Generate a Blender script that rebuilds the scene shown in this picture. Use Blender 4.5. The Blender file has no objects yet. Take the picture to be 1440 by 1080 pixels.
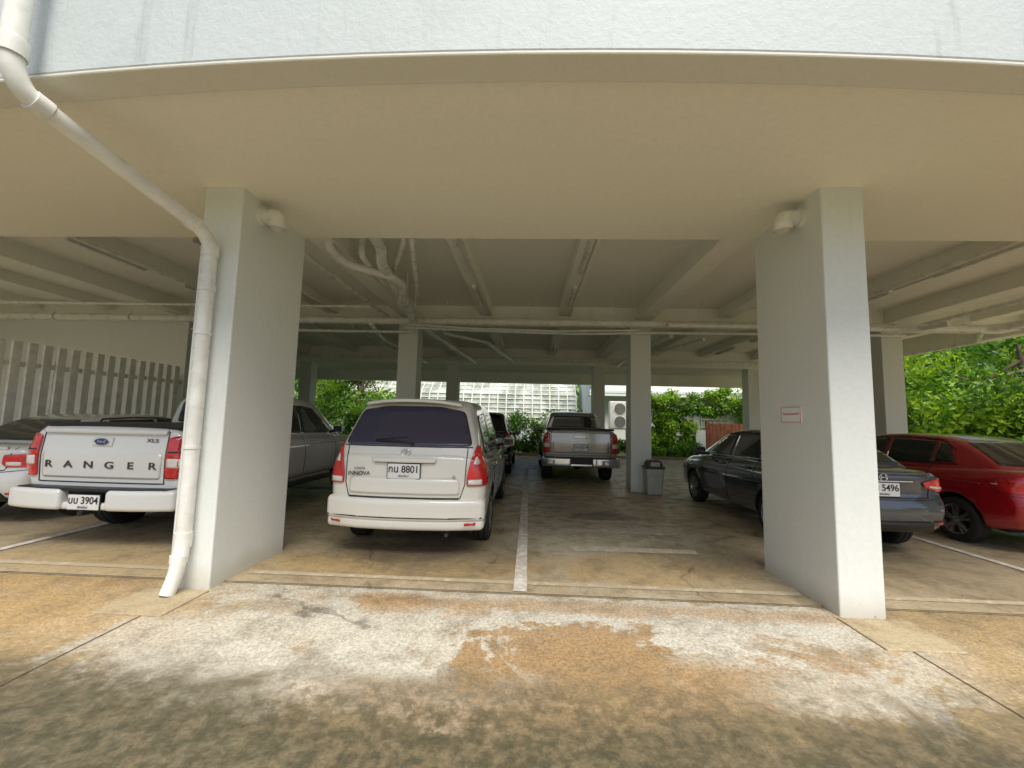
import bpy, bmesh, math, random
import numpy as np
from mathutils import Vector, Matrix
from mathutils.bvhtree import BVHTree
random.seed(4); rng=np.random.default_rng(4)
scene=bpy.context.scene
COL=scene.collection

# ------------------------------------------------------------------ camera
zc=Vector((153,6290,-577)).normalized()
yc=Vector((24,-53.5,-577)); yc=(yc-zc*yc.dot(zc)).normalized()
xc=yc.cross(zc)
R=Matrix((xc,yc,zc))
cam=bpy.data.cameras.new("camera"); camo=bpy.data.objects.new("camera",cam); COL.objects.link(camo)
camo.matrix_world=Matrix.Translation((0,0,1.5))@R.to_4x4()
cam.sensor_width=36; cam.lens=577/1440*36; cam.clip_start=.05; cam.clip_end=2000
scene.camera=camo
scene.view_settings.view_transform='Standard'; scene.view_settings.look='None'; scene.view_settings.exposure=0

# ------------------------------------------------------------------ light
sd=Vector((-0.16,0.48,-0.88)).normalized()
w=bpy.data.worlds.new("World"); scene.world=w; w.use_nodes=True
nt=w.node_tree; nt.nodes.clear()
out=nt.nodes.new('ShaderNodeOutputWorld'); bg=nt.nodes.new('ShaderNodeBackground'); sky=nt.nodes.new('ShaderNodeTexSky')
sky.sky_type='NISHITA'; sky.sun_disc=False
sky.sun_elevation=math.asin(-sd.z); sky.sun_rotation=math.atan2(-sd.x,-sd.y)
sky.air_density=1.0; sky.dust_density=3.0; sky.ozone_density=1.0
bg.inputs[1].default_value=0.15
nt.links.new(sky.outputs[0],bg.inputs[0]); nt.links.new(bg.outputs[0],out.inputs[0])
sl=bpy.data.lights.new("sun",'SUN'); sl.energy=4.8; sl.angle=math.radians(40); sl.color=(1,.95,.85)
so=bpy.data.objects.new("sun",sl); COL.objects.link(so); so.rotation_euler=sd.to_track_quat('-Z','Y').to_euler(); so.location=(0,-10,20)

# ------------------------------------------------------------------ materials
class N:
    def __init__(s,name):
        s.m=bpy.data.materials.new(name); s.m.use_nodes=True; s.t=s.m.node_tree; s.n=s.t.nodes
        s.b=s.n['Principled BSDF']; s.l=s.t.links
        g=s.n.new('ShaderNodeNewGeometry'); s.pos=g.outputs['Position']
        tc=s.n.new('ShaderNodeTexCoord'); s.obj=tc.outputs['Object']
    def noise(s,scale,detail=4,rough=.6,vec=None,dist=0):
        n=s.n.new('ShaderNodeTexNoise'); n.inputs['Scale'].default_value=scale; n.inputs['Detail'].default_value=detail
        n.inputs['Roughness'].default_value=rough; n.inputs['Distortion'].default_value=dist
        s.l.new(vec or s.pos,n.inputs['Vector']); return n.outputs['Fac']
    def mr(s,v,a,b,c=0,d=1,smooth=True):
        n=s.n.new('ShaderNodeMapRange'); n.interpolation_type='SMOOTHSTEP' if smooth else 'LINEAR'
        s.l.new(v,n.inputs[0])
        for i,q in enumerate((a,b,c,d)): n.inputs[i+1].default_value=q
        return n.outputs[0]
    def math(s,op,a,b=None,clamp=False):
        n=s.n.new('ShaderNodeMath'); n.operation=op; n.use_clamp=clamp
        for i,q in enumerate((a,b)):
            if q is None: continue
            if isinstance(q,(int,float)): n.inputs[i].default_value=q
            else: s.l.new(q,n.inputs[i])
        return n.outputs[0]
    def vm(s,op,a,b=None):
        n=s.n.new('ShaderNodeVectorMath'); n.operation=op
        for i,q in enumerate((a,b)):
            if q is None: continue
            if isinstance(q,tuple): n.inputs[i].default_value=q
            else: s.l.new(q,n.inputs[i])
        return n.outputs['Value'] if op=='LENGTH' else n.outputs[0]
    def mix(s,f,a,b,mode='MIX'):
        n=s.n.new('ShaderNodeMix'); n.data_type='RGBA'; n.blend_type=mode
        for i,q in ((0,f),(6,a),(7,b)):
            if isinstance(q,(int,float)): n.inputs[i].default_value=q
            elif isinstance(q,tuple): n.inputs[i].default_value=(*q,1)
            else: s.l.new(q,n.inputs[i])
        return n.outputs[2]
    def bump(s,h,st=.2,dist=.01):
        n=s.n.new('ShaderNodeBump'); n.inputs['Strength'].default_value=st; n.inputs['Distance'].default_value=dist
        s.l.new(h,n.inputs['Height']); s.l.new(n.outputs[0],s.b.inputs['Normal'])
    def col(s,c):
        if isinstance(c,tuple): s.b.inputs['Base Color'].default_value=(*c,1)
        else: s.l.new(c,s.b.inputs['Base Color'])
    def rough(s,r):
        if isinstance(r,(int,float)): s.b.inputs['Roughness'].default_value=r
        else: s.l.new(r,s.b.inputs['Roughness'])

def simple(name,c,rough=.5,metal=0,coat=0,var=.12,bump=0,spec=None):
    k=N(name)
    f=k.noise(6,3,.6,k.obj)
    k.col(k.mix(k.mr(f,.3,.7),tuple(x*(1-var) for x in c),tuple(min(1,x*(1+var*.5)) for x in c)))
    k.rough(k.mr(f,.3,.7,rough*.85,min(1,rough*1.15)))
    k.b.inputs['Metallic'].default_value=metal; k.b.inputs['Coat Weight'].default_value=coat; k.b.inputs['Coat Roughness'].default_value=.04
    if bump: k.bump(k.noise(60,2,.6,k.obj),bump,.004)
    return k.m

def paint_wall(name,c,dirt=(.45,.40,.28),amt=.35,grime=.45,bump=.25):
    k=N(name)
    big=k.noise(.7,4,.65); fine=k.noise(25,3,.7)
    mp=k.n.new('ShaderNodeMapping'); k.l.new(k.pos,mp.inputs[0]); mp.inputs['Scale'].default_value=(6,6,.5)
    st=k.noise(1.0,4,.7,mp.outputs[0])
    base=k.mix(k.mr(fine,.3,.75),c,tuple(x*.95 for x in c))
    m1=k.mr(big,.5,.8,0,amt*.5)
    base=k.mix(m1,base,dirt)
    m2=k.mr(st,.55,.8,0,amt)
    base=k.mix(m2,base,dirt)
    sx=k.n.new('ShaderNodeSeparateXYZ'); k.l.new(k.pos,sx.inputs[0])
    gz=k.math('ADD',sx.outputs[2],k.math('MULTIPLY',k.math('SUBTRACT',big,.5),.5))
    base=k.mix(k.mr(gz,.0,.25,grime,0),base,dirt)
    k.col(base); k.rough(.65)
    k.bump(k.noise(20,5,.7),bump,.007)
    return k.m

M={}
M['wall']=paint_wall('painted_wall',(.76,.79,.76),amt=.12,bump=.2)
M['facade']=paint_wall('facade_paint',(.53,.58,.59),dirt=(.30,.34,.34),amt=.6,bump=.6)
M['soffit']=paint_wall('soffit_paint',(.88,.86,.73),dirt=(.66,.60,.44),amt=.06,bump=.05)
M['drip']=paint_wall('drip_edge_paint',(.74,.73,.64),dirt=(.55,.51,.38),amt=.2,bump=.2)
M['ceil']=paint_wall('ceiling_paint',(.88,.88,.78),dirt=(.50,.45,.34),amt=.2)
M['pvc']=simple('white_pvc',(.80,.80,.75),.30,var=.10)
M['conduit']=simple('conduit_paint',(.74,.73,.66),.5)
M['black']=simple('black_plastic',(.012,.012,.013),.45,bump=.1)
M['rubber']=simple('tyre_rubber',(.02,.02,.02),.8,bump=.4)
M['well']=simple('wheel_well',(.008,.008,.008),.9)
M['rim']=simple('alloy_rim',(.5,.5,.52),.28,metal=.9)
M['chrome']=simple('chrome',(.75,.76,.78),.1,metal=1)
def glass(name,c): 
    k=N(name); k.col(c); k.rough(.04); k.b.inputs['Specular IOR Level'].default_value=.6; k.b.inputs['Coat Weight'].default_value=.4; return k.m
M['glass']=glass('tinted_glass',(.012,.016,.018))
M['glassv']=glass('violet_tinted_glass',(.030,.030,.070))
M['red']=simple('red_lamp_lens',(.62,.015,.018),.12,coat=1,var=.3)
M['clear']=simple('clear_lamp_lens',(.75,.72,.70),.1,coat=1)
M['seam']=simple('panel_gap',(.02,.02,.02),.7)
M['plate']=simple('number_plate_white',(.74,.75,.74),.4,var=.05)
M['ink']=simple('plate_ink',(.01,.01,.012),.5)
M['letter']=simple('grey_lettering',(.07,.075,.08),.3,metal=.3)
M['blue']=simple('blue_badge',(.01,.03,.18),.2,coat=1)
M['redsign']=simple('sign_red',(.55,.03,.04),.5)
M['bin']=simple('bin_plastic',(.46,.47,.45),.5,bump=.1)
M['binlid']=simple('bin_lid_plastic',(.06,.065,.07),.45)
M['wood']=simple('brown_wood',(.26,.085,.04),.6,bump=.3,var=.4)
M['bark']=simple('bark',(.13,.09,.06),.9,bump=.8,var=.4)
def carpaint(name,c,metal=0,rough=.2,dust=.25):
    k=N(name); f=k.noise(1.6,3,.5,k.obj)
    sx=k.n.new('ShaderNodeSeparateXYZ'); k.l.new(k.obj,sx.inputs[0])
    lowm=k.mr(sx.outputs[2],.25,.62,dust,0.0)
    base=k.mix(k.math('MULTIPLY',lowm,k.mr(f,.3,.7,.4,1)),c,(.30,.26,.19))
    k.col(base); k.rough(k.mr(f,.3,.7,rough*.9,rough*1.15)); k.b.inputs['Metallic'].default_value=metal
    k.b.inputs['Coat Weight'].default_value=1; k.b.inputs['Coat Roughness'].default_value=.025
    return k.m
M['p_white']=carpaint('white_car_paint',(.70,.72,.71))
M['p_pearl']=carpaint('pearl_car_paint',(.74,.73,.67),dust=.15)
M['p_red']=carpaint('red_car_paint',(.42,.008,.018),.2,dust=.1)
M['p_grey']=carpaint('grey_car_paint',(.070,.080,.105),.5,rough=.14,dust=.03)
M['p_bronze']=carpaint('silver_car_paint',(.42,.40,.36),.45,dust=.1)
M['p_black']=carpaint('black_car_paint',(.012,.014,.018),.2,dust=.05)

# ------------------------------------------------------------------ mesh helpers
def link(o,parent=None):
    COL.objects.link(o)
    if parent is not None: o.parent=parent
    return o
def empty(name,loc=(0,0,0),rz=0):
    e=bpy.data.objects.new(name,None); e.empty_display_size=.2; e.location=loc; e.rotation_euler=(0,0,rz); COL.objects.link(e); return e
class MB:
    def __init__(s): s.v=[];s.f=[];s.mi=[];s.sm=[]
    def add(s,v,f,mi=0,smooth=False):
        o=len(s.v); s.v+= [tuple(p) for p in v]; s.f+=[tuple(i+o for i in q) for q in f]
        s.mi+=[mi]*len(f); s.sm+=[smooth]*len(f)
    def box(s,x0,x1,y0,y1,z0,z1,mi=0):
        v=[(x0,y0,z0),(x1,y0,z0),(x1,y1,z0),(x0,y1,z0),(x0,y0,z1),(x1,y0,z1),(x1,y1,z1),(x0,y1,z1)]
        s.add(v,[(0,3,2,1),(4,5,6,7),(0,1,5,4),(1,2,6,5),(2,3,7,6),(3,0,4,7)],mi)
    def tube(s,pts,r,mi=0,n=14,fillet=0,rads=None,cap=True):
        P=[Vector(p) for p in pts]
        if fillet:
            Q=[P[0]]
            for i in range(1,len(P)-1):
                a=(P[i-1]-P[i]); b=(P[i+1]-P[i]); f=min(fillet,a.length*.45,b.length*.45)
                A=P[i]+a.normalized()*f; B=P[i]+b.normalized()*f
                for t in np.linspace(0,1,6): Q.append(A*(1-t)**2+P[i]*2*t*(1-t)+B*t*t)
            Q.append(P[-1]); P=Q
        rings=[]; up=None
        for i,p in enumerate(P):
            t=(P[min(i+1,len(P)-1)]-P[max(i-1,0)]).normalized()
            if up is None:
                up=Vector((0,0,1)) if abs(t.z)<.9 else Vector((1,0,0))
            a=t.cross(up).normalized(); up=a.cross(t).normalized()
            rr=rads[i] if rads else r
            rings.append([p+(a*math.cos(k*2*math.pi/n)+up*math.sin(k*2*math.pi/n))*rr for k in range(n)])
        v=[q for ring in rings for q in ring]; f=[]
        for i in range(len(rings)-1):
            for k in range(n): f.append((i*n+k,i*n+(k+1)%n,(i+1)*n+(k+1)%n,(i+1)*n+k))
        s.add(v,f,mi,True)
        if cap: s.add(rings[0],[tuple(range(n))],mi); s.add(rings[-1],[tuple(range(n))],mi)
    def rbox(s,c,size,r=.02,mi=0,warp=None,k=4,nmid=6):
        h=[q/2 for q in size]; r=min(r,*[q*.98 for q in h])
        ax=[]
        for a in h:
            e=[-a+r*t for t in np.linspace(0,1,k)]
            m=list(np.linspace(-a+r,a-r,nmid)[1:-1]); ax.append(e+m+[-q for q in reversed(e)])
        idx={};V=[];F=[]
        def vid(p):
            key=tuple(round(q,6) for q in p)
            if key not in idx:
                q=[max(-h[i]+r,min(h[i]-r,p[i])) for i in range(3)]
                d=Vector([p[i]-q[i] for i in range(3)])
                if d.length>1e-9: d=d.normalized()*r
                w_=[c[i]+q[i]+d[i] for i in range(3)]
                if warp: w_=warp(*w_)
                idx[key]=len(V); V.append(tuple(w_))
            return idx[key]
        for a in range(3):
            b,cx=(a+1)%3,(a+2)%3
            for sgn in (-1,1):
                for i in range(len(ax[b])-1):
                    for j in range(len(ax[cx])-1):
                        q=[]
                        for (ii,jj) in ((i,j),(i+1,j),(i+1,j+1),(i,j+1)):
                            p=[0,0,0]; p[a]=sgn*h[a]; p[b]=ax[b][ii]; p[cx]=ax[cx][jj]; q.append(vid(p))
                        if sgn<0: q.reverse()
                        if len(set(q))==4: F.append(tuple(q))
        s.add(V,F,mi,True)
    def lathe_x(s,prof,cx,cy,cz,n=36,mi=0,smooth=True,a0=0):
        V=[];F=[];m=len(prof)
        for k in range(n):
            a=2*math.pi*k/n+a0
            for (x,r) in prof: V.append((cx+x,cy+r*math.cos(a),cz+r*math.sin(a)))
        for k in range(n):
            for j in range(m-1): F.append((k*m+j,k*m+j+1,((k+1)%n)*m+j+1,((k+1)%n)*m+j))
        s.add(V,F,mi,smooth)
    def obj(s,name,mats,parent=None,bevel=0):
        me=bpy.data.meshes.new(name); me.from_pydata(s.v,[],s.f)
        for m in mats: me.materials.append(m)
        me.polygons.foreach_set('material_index',s.mi); me.polygons.foreach_set('use_smooth',s.sm); me.update()
        o=link(bpy.data.objects.new(name,me),parent)
        if bevel:
            b=o.modifiers.new('bevel','BEVEL'); b.width=bevel; b.segments=2; b.limit_method='ANGLE'; b.angle_limit=math.radians(50)
        return o
def tmesh(name,txt,size,loc,mat,parent,rot=(math.pi/2,0,0),ext=.002,sx=1,bold=0):
    c=bpy.data.curves.new(name,'FONT'); c.body=txt; c.size=size; c.align_x='CENTER'; c.align_y='CENTER'; c.extrude=ext; c.offset=bold
    o=bpy.data.objects.new(name+'_tmp',c); COL.objects.link(o)
    bpy.context.view_layer.update()
    me=bpy.data.meshes.new_from_object(o.evaluated_get(bpy.context.evaluated_depsgraph_get()))
    bpy.data.objects.remove(o); me.materials.clear(); me.materials.append(mat); me.name=name
    p=bpy.data.objects.new(name,me); link(p,parent); p.location=loc; p.rotation_euler=rot; p.scale=(sx,1,1); return p

# ------------------------------------------------------------------ ground
def sheet(name,x0,x1,y0,y1,z,mat):
    mb=MB(); mb.add([(x0,y0,z),(x1,y0,z),(x1,y1,z),(x0,y1,z)],[(0,1,2,3)]); return mb.obj(name,[mat])
def concrete(name,mid,alt,patches,nscale=1.0,rough=(.55,.8),crack=.5,speck=.25,spot=.35,mot=.45,moss=0):
    k=N(name)
    n1=k.noise(.8*nscale,4,.65); n2=k.noise(3.2,5,.7); n3=k.noise(45,4,.75); n4=k.noise(170,1,.6)
    nd=k.noise(1.15,6,.68,dist=.6); nf=k.noise(11,3,.7)
    base=k.mix(k.mr(n1,.35,.65),mid,alt)
    ndm=k.math('ADD',k.math('SUBTRACT',nd,.5),k.math('MULTIPLY',k.math('SUBTRACT',nf,.5),.30))
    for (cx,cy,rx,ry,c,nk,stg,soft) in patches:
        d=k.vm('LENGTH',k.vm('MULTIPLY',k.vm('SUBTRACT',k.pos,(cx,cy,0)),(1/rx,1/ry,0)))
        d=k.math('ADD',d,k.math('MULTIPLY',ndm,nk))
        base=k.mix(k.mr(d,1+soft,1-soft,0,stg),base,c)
    base=k.mix(k.mr(n2,.42,.74,0,mot),base,tuple(q*.5 for q in alt))
    if moss:
        sx=k.n.new('ShaderNodeSeparateXYZ'); k.l.new(k.pos,sx.inputs[0])
        near=k.mr(sx.outputs[1],3.0,1.9,0,1)
        gr=k.mr(k.math('ADD',nf,k.math('MULTIPLY',n3,.6)),.68,.92,0,moss)
        base=k.mix(k.math('MULTIPLY',near,gr),base,(.055,.052,.026))
    base=k.mix(1,base,k.mix(k.mr(n3,.3,.7),(1-speck,)*3,(1+speck*.45,)*3),'MULTIPLY')
    base=k.mix(k.mr(n4,.60,.75,0,spot),base,(.10,.085,.055))
    if crack>0:
        vo=k.n.new('ShaderNodeTexVoronoi'); vo.feature='DISTANCE_TO_EDGE'; vo.inputs['Scale'].default_value=.42
        nn=k.n.new('ShaderNodeTexNoise'); nn.inputs['Scale'].default_value=2.5; nn.inputs['Detail'].default_value=4; k.l.new(k.pos,nn.inputs['Vector'])
        k.l.new(k.vm('ADD',k.pos,k.vm('MULTIPLY',nn.outputs['Color'],(.5,.5,0))),vo.inputs['Vector'])
        ck=k.math('MULTIPLY',k.mr(vo.outputs['Distance'],.003,.009,1,0),k.mr(n1,.5,.6,0,crack))
        base=k.mix(ck,base,(.05,.04,.025))
    k.col(base); k.rough(k.mr(n2,.3,.7,*rough))
    k.bump(k.noise(60,4,.8),.5,.010)
    return k.m
LIGHT=(.60,.575,.495); ORANGE=(.42,.25,.10); TAN=(.42,.31,.165); DARK=(.125,.105,.058)
ext=concrete('driveway_concrete',TAN,(.34,.26,.145),[
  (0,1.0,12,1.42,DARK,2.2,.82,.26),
  (-.7,3.15,3.0,.72,LIGHT,2.6,.88,.28),
  (1.5,3.15,1.5,.60,LIGHT,2.8,.82,.30),
  (-1.1,2.55,1.4,.34,LIGHT,3.4,.8,.3),
  (1.7,2.55,.7,.22,LIGHT,3.4,.65,.3),
  (.35,2.86,.75,.36,(.37,.235,.105),3.6,.88,.13),
  (.75,2.66,1.15,.34,(.37,.24,.115),4.2,.8,.28),
  (-.1,2.36,1.3,.20,(.27,.19,.10),4.0,.75,.4),
  (.3,3.52,2.2,.11,ORANGE,4.5,.55,.4),
  (-.75,3.45,.55,.16,ORANGE,4.2,.6,.35),
  (-1.9,3.3,.45,.10,(.35,.28,.18),4.2,.6,.35),
  (-4.2,3.0,1.7,.9,(.46,.31,.14),2.5,.8,.3),
  (4.4,2.8,1.6,.9,(.43,.31,.16),2.5,.8,.3),
  (-2.5,2.05,1.3,.45,(.15,.13,.08),3,.8,.4),
  (2.1,2.05,1.4,.25,(.16,.13,.075),3.4,.75,.4),
  (-2.4,2.75,.5,.30,(.54,.51,.43),3.5,.7,.4),
],speck=.42,spot=.55,mot=.65,moss=.85)
inn=concrete('parking_concrete',(.53,.44,.295),(.44,.355,.23),[
  (1.2,5.4,1.2,1.5,(.60,.55,.43),2.4,.75,.3),
  (1.3,4.5,1.0,.5,(.54,.39,.19),3,.8,.3),
  (-1.3,4.3,1.5,.35,(.50,.35,.16),3,.8,.3),
  (.4,8,.5,1.4,(.29,.23,.15),2.5,.7,.4),
  (3.6,5,.8,.7,(.56,.45,.28),3,.8,.3),
  (2.4,7.4,.8,1.2,(.60,.51,.36),3,.7,.3),
  (-4,4.2,1.8,.4,(.56,.42,.22),3,.7,.3),
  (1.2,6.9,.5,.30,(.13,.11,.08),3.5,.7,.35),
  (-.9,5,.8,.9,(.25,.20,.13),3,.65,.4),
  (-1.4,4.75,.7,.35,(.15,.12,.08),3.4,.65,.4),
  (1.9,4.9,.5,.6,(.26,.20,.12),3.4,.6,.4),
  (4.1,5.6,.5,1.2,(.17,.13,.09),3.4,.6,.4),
],rough=(.28,.6),crack=.5,mot=.7)
gk=N('grass_ground'); gn=gk.noise(.5,4); gk.col(gk.mix(gk.mr(gn,.35,.65),(.06,.11,.02),(.11,.12,.045))); gk.rough(.9); gk.bump(gk.noise(20,3),.8,.03)
sheet('ground',-700,700,-700,700,0,gk.m)
sheet('driveway',-24,24,-14,3.72,.004,ext)
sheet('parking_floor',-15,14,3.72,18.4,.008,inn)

def worn(name,c,wear):
    k=N(name); n=k.noise(9,5,.75); n2=k.noise(60,2)
    f=k.mr(n,.5-wear*.2,.62-wear*.12,0,1)
    k.col(k.mix(k.math('MULTIPLY',f,wear),c,(.44,.36,.24))); k.rough(.65); k.bump(n2,.2,.003); return k.m
ml=worn('worn_line_paint',(.76,.76,.72),.6); ml2=worn('faded_line_paint',(.64,.59,.46),.9)
mb=MB()
def strip(x0,x1,y0,y1,mi=0,z=.017): mb.add([(x0,y0,z),(x1,y0,z),(x1,y1,z),(x0,y1,z)],[(0,1,2,3)],mi)
strip(-.11,.01,3.76,8.62)
strip(-.11,.01,8.76,13.4)
for x in (-5.66,5.4): strip(x,x+.11,4.08,8.62); strip(x,x+.11,8.76,13.4)
for a,b in ((-2.65,-.11),(.01,2.48),(-8.3,-3.12),(2.92,8.1)): strip(a,b,3.93,4.01,1,.0125)
for a,b in ((-14,-8.8),(-2.6,2.25),(2.8,7.8),(-8.2,-3.2)): strip(a,b,8.64,8.74,0)
mb.obj('parking_line_marking',[ml,ml2])
mp_=worn('patch_screed',(.64,.61,.53),.7)
mb=MB()
for (x0,x1,y0,y1) in ((.47,2.15,5.80,6.03),(.5,2.0,5.0,5.2),(.9,1.75,6.4,6.6)):
    mb.add([(x0,y0,.0125),(x1,y0+.03,.0125),(x1+.03,y1,.0125),(x0+.02,y1-.02,.0125)],[(0,1,2,3)])
mb.obj('floor_repair_patch',[mp_])
jk=simple('joint_dirt',(.12,.09,.055),.9,var=.5)
mb=MB()
for x in (-2.84,2.64): mb.add([(x,-14,.0085),(x+.009,-14,.0085),(x+.009,3.1,.0085),(x,3.1,.0085)],[(0,1,2,3)])
mb.add([(-20,3.73,.0125),(20,3.73,.0125),(20,3.738,.0125),(-20,3.738,.0125)],[(0,1,2,3)])
mb.add([(-20,-1.2,.0125),(20,-1.2,.0125),(20,-1.187,.0125),(-20,-1.187,.0125)],[(0,1,2,3)])
mb.obj('expansion_joint',[jk])
mb=MB()
for x in (-2.95,2.74):
    mb.box(x-.27,x+.27,3.06,3.52,.0,.016)
mb.obj('drain_cover',[concrete('cover_concrete',(.48,.40,.26),(.42,.33,.20),[],crack=0)],bevel=.006)

# ------------------------------------------------------------------ parking building
B=empty('parking_building')
HT=5.9
def yf(x): return min(2.148+(x+.2)**2/72.0,4.1)
def curved_block(name,x0,x1,fy0,fy1,z0,z1,mat,n=60):
    xs=np.linspace(x0,x1,n); V=[];F=[]
    for x in xs: V+=[(x,fy0(x),z0),(x,fy1(x),z0),(x,fy1(x),z1),(x,fy0(x),z1)]
    for i in range(n-1):
        a=i*4;b=a+4
        for j in range(4): F.append((a+j,b+j,b+(j+1)%4,a+(j+1)%4))
    F+= [(0,1,2,3),tuple((n-1)*4+j for j in (3,2,1,0))]
    m_=MB(); m_.add(V,F); return m_.obj(name,[mat],B,bevel=.010)
XL,XR=-14.5,11.2
curved_block('facade_wall',XL,XR,lambda x:yf(x),lambda x:yf(x)+.20,3.605,HT,M['facade'])
curved_block('drip_edge',XL,XR,lambda x:yf(x)+.004,lambda x:yf(x)+.205,3.585,3.64,M['drip'])
curved_block('soffit_slab',XL,XR,lambda x:yf(x)+.19,lambda x:4.62,3.625,4.25,M['soffit'])
mb=MB()
cols=[(-3.08,-2.71),(2.52,2.88),(-8.69,-8.32),(8.12,8.48)]
for a,b in cols: mb.box(a,b,3.55,4.615,-.02,3.64)
mb.obj('front_column',[M['wall']],B,bevel=.012)
mb=MB()
for xc_ in (-8.5,-2.89,2.53,8.1,-14.1):
    mb.box(xc_-.23,xc_+.23,9.43,9.9,-.02,3.81)
    mb.box(xc_-.22,xc_+.22,15.1,15.55,-.02,3.63)
mb.obj('inner_column',[M['wall']],B,bevel=.012)
mb=MB()
mb.box(XL,XR,4.6,17.55,4.2,4.45)
mb.box(XL,XR,9.45,9.86,3.80,4.21)
mb.box(XL,XR,15.05,17.4,3.60,4.21)
mb.box(XL,XR,17.38,17.6,3.14,4.4)
for x in (-12.2,-10.35,-6.6,-4.75,-1.06,.79,4.45,6.3,10.0):
    mb.box(x-.14,x+.14,4.6,9.47,3.98,4.22); mb.box(x-.14,x+.14,9.84,15.07,3.98,4.22)
for x in (-8.5,-2.89,2.6,8.15):
    mb.box(x-.17,x+.17,4.6,9.47,3.90,4.22); mb.box(x-.17,x+.17,9.84,15.07,3.90,4.22)
mb.box(10.9,11.19,4.6,17.5,3.72,4.22)
mb.box(XL+.01,XL+.3,4.6,17.5,0,4.22)
mb.obj('ceiling_beams',[M['ceil']],B,bevel=.01)
mb=MB(); mb.box(-14.2,-8.74,9.55,9.75,-.02,4.2); mb.obj('partition_wall',[M['wall']],B)
mb=MB(); mb.box(XL,XR,17.3,17.58,4.42,HT); mb.box(XL,XL+.25,4.5,17.3,4.42,HT); mb.box(XR-.25,XR,4.5,17.3,4.42,HT); mb.box(XL,XR,4.3,17.5,HT-.1,HT+.1)
mb.obj('upper_walls',[M['facade']],B)
mb=MB()
for x in (-6.6,-1.06,.79,6.3,-4.75):
    for y0 in (5.3,7.3,10.6,12.8):
        mb.box(x-.035,x+.035,y0,y0+1.25,3.93,3.979); mb.tube([(x,y0+.03,3.91),(x,y0+1.22,3.91)],.016,1,8)
    mb.tube([(x+.08,4.65,3.965),(x+.08,9.4,3.965)],.013,0,8)
mb.obj('ceiling_light_fitting',[M['conduit'],M['pvc']],B)

# pipes
mb=MB()
px=-2.91
mb.tube([(px+.01,3.44,.30),(px,3.47,.42),(px,3.47,3.02),(px-.015,3.36,3.13),(-3.12,2.2,3.42),(-3.13,2.13,3.55),(-3.13,2.13,HT)],.058,0,20,.10)
mb.tube([(px-.02,3.38,.02),(px+.0,3.42,.16),(px+.01,3.44,.32)],.056,0,20,.05)
for z0,z1,r in ((.38,.50,.066),(2.60,2.66,.068),(2.92,3.02,.068),(.26,.32,.064)):
    mb.tube([(px,3.468 if z0>.35 else 3.44,z0),(px,3.468 if z0>.35 else 3.44,z1)],r,0,20)
mb.tube([(-3.13,2.13,3.60),(-3.13,2.13,3.70)],.07,0,20); 
a=Vector((px-.015,3.36,3.13)); b=Vector((-3.12,2.2,3.42)); d=(b-a)
for t0,t1 in ((.04,.10),(.90,.97)): mb.tube([a+d*t0,a+d*t1],.068,0,20)
for z in (1.2,2.2): mb.tube([(px,3.468,z),(px,3.468,z+.025)],.063,0,20); mb.box(px-.02,px+.02,3.50,3.56,z,z+.025)
mb.obj('drain_pipe',[M['pvc']])
def elbow(x,s):
    m_=MB()
    m_.tube([(x,3.82,3.475),(x+s*.04,3.82,3.475)],.088,0,24)
    m_.tube([(x,3.82,3.475),(x+s*.10,3.82,3.475),(x+s*.165,3.81,3.47),(x+s*.175,3.81,3.36)],.072,0,24,.07,cap=False)
    m_.tube([(x+s*.175,3.81,3.41),(x+s*.175,3.81,3.345)],.082,0,24,cap=False)
    m_.tube([(x+s*.175,3.81,3.41),(x+s*.175,3.81,3.40)],.081,0,24)
    return m_.obj('wall_vent_pipe',[M['pvc']])
elbow(-2.71,1); elbow(2.52,-1)
mb=MB()
mb.tube([(-14,9.0,3.70),(9.6,8.95,3.70),(9.75,8.6,3.68),(9.75,6.5,3.68)],.080,0,14,.12)
mb.tube([(2.9,8.7,3.62),(7.6,8.7,3.60),(7.9,8.5,3.58),(7.95,8.0,3.56)],.055,0,12,.1)
mb.tube([(-2.9,9.15,3.60),(-1.5,9.15,3.55),(1,9.15,3.50),(2.7,9.15,3.55),(8.1,9.1,3.56)],.032,0,10,.1)
mb.tube([(-2.7,8.7,3.56),(-1.2,8.75,3.50),(.6,8.75,3.47),(2.3,8.7,3.5)],.020,0,10,.1)
mb.tube([(-8,9.2,3.50),(-2.7,9.2,3.5)],.032,0,10)
mb.tube([(-14,8.4,3.86),(-3.1,8.4,3.86)],.03,0,10)
mb.tube([(-14,6.3,3.9),(-9,6.3,3.9),(-8.9,6.1,3.9),(-8.9,4.7,3.9)],.04,0,10,.1)
for x in np.arange(-13,9.5,1.85): mb.tube([(x,8.97,3.72),(x,8.97,4.2)],.01,0,6); mb.tube([(x-.03,8.97,3.70),(x+.03,8.97,3.70)],.092,0,14)
mb.tube([(-2.05,4.66,3.92),(-2.12,5.5,3.88),(-2.22,5.75,3.78),(-2.4,7.6,3.72),(-2.62,8.9,3.66)],.078,0,14,.12)
mb.tube([(-2.80,5.3,4.2),(-2.80,5.35,3.82),(-2.72,5.7,3.74),(-2.2,6.2,3.72),(-2.15,6.6,3.72),(-2.5,7.6,3.68)],.062,0,14,.1)
mb.tube([(-2.45,5.6,4.2),(-2.45,5.6,3.82),(-2.5,6.5,3.80),(-2.4,8.4,3.76)],.045,0,12,.08)
mb.tube([(-1.8,5.4,4.2),(-1.8,5.45,3.95),(-2.25,6.4,3.9)],.04,0,12,.06)
mb.tube([(-3.3,4.66,3.84),(-3.3,9.3,3.84)],.04,0,12)
mb.tube([(-1.6,5.2,4.2),(-1.62,5.25,3.85),(-2.1,7.3,3.78)],.035,0,12,.06)
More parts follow.
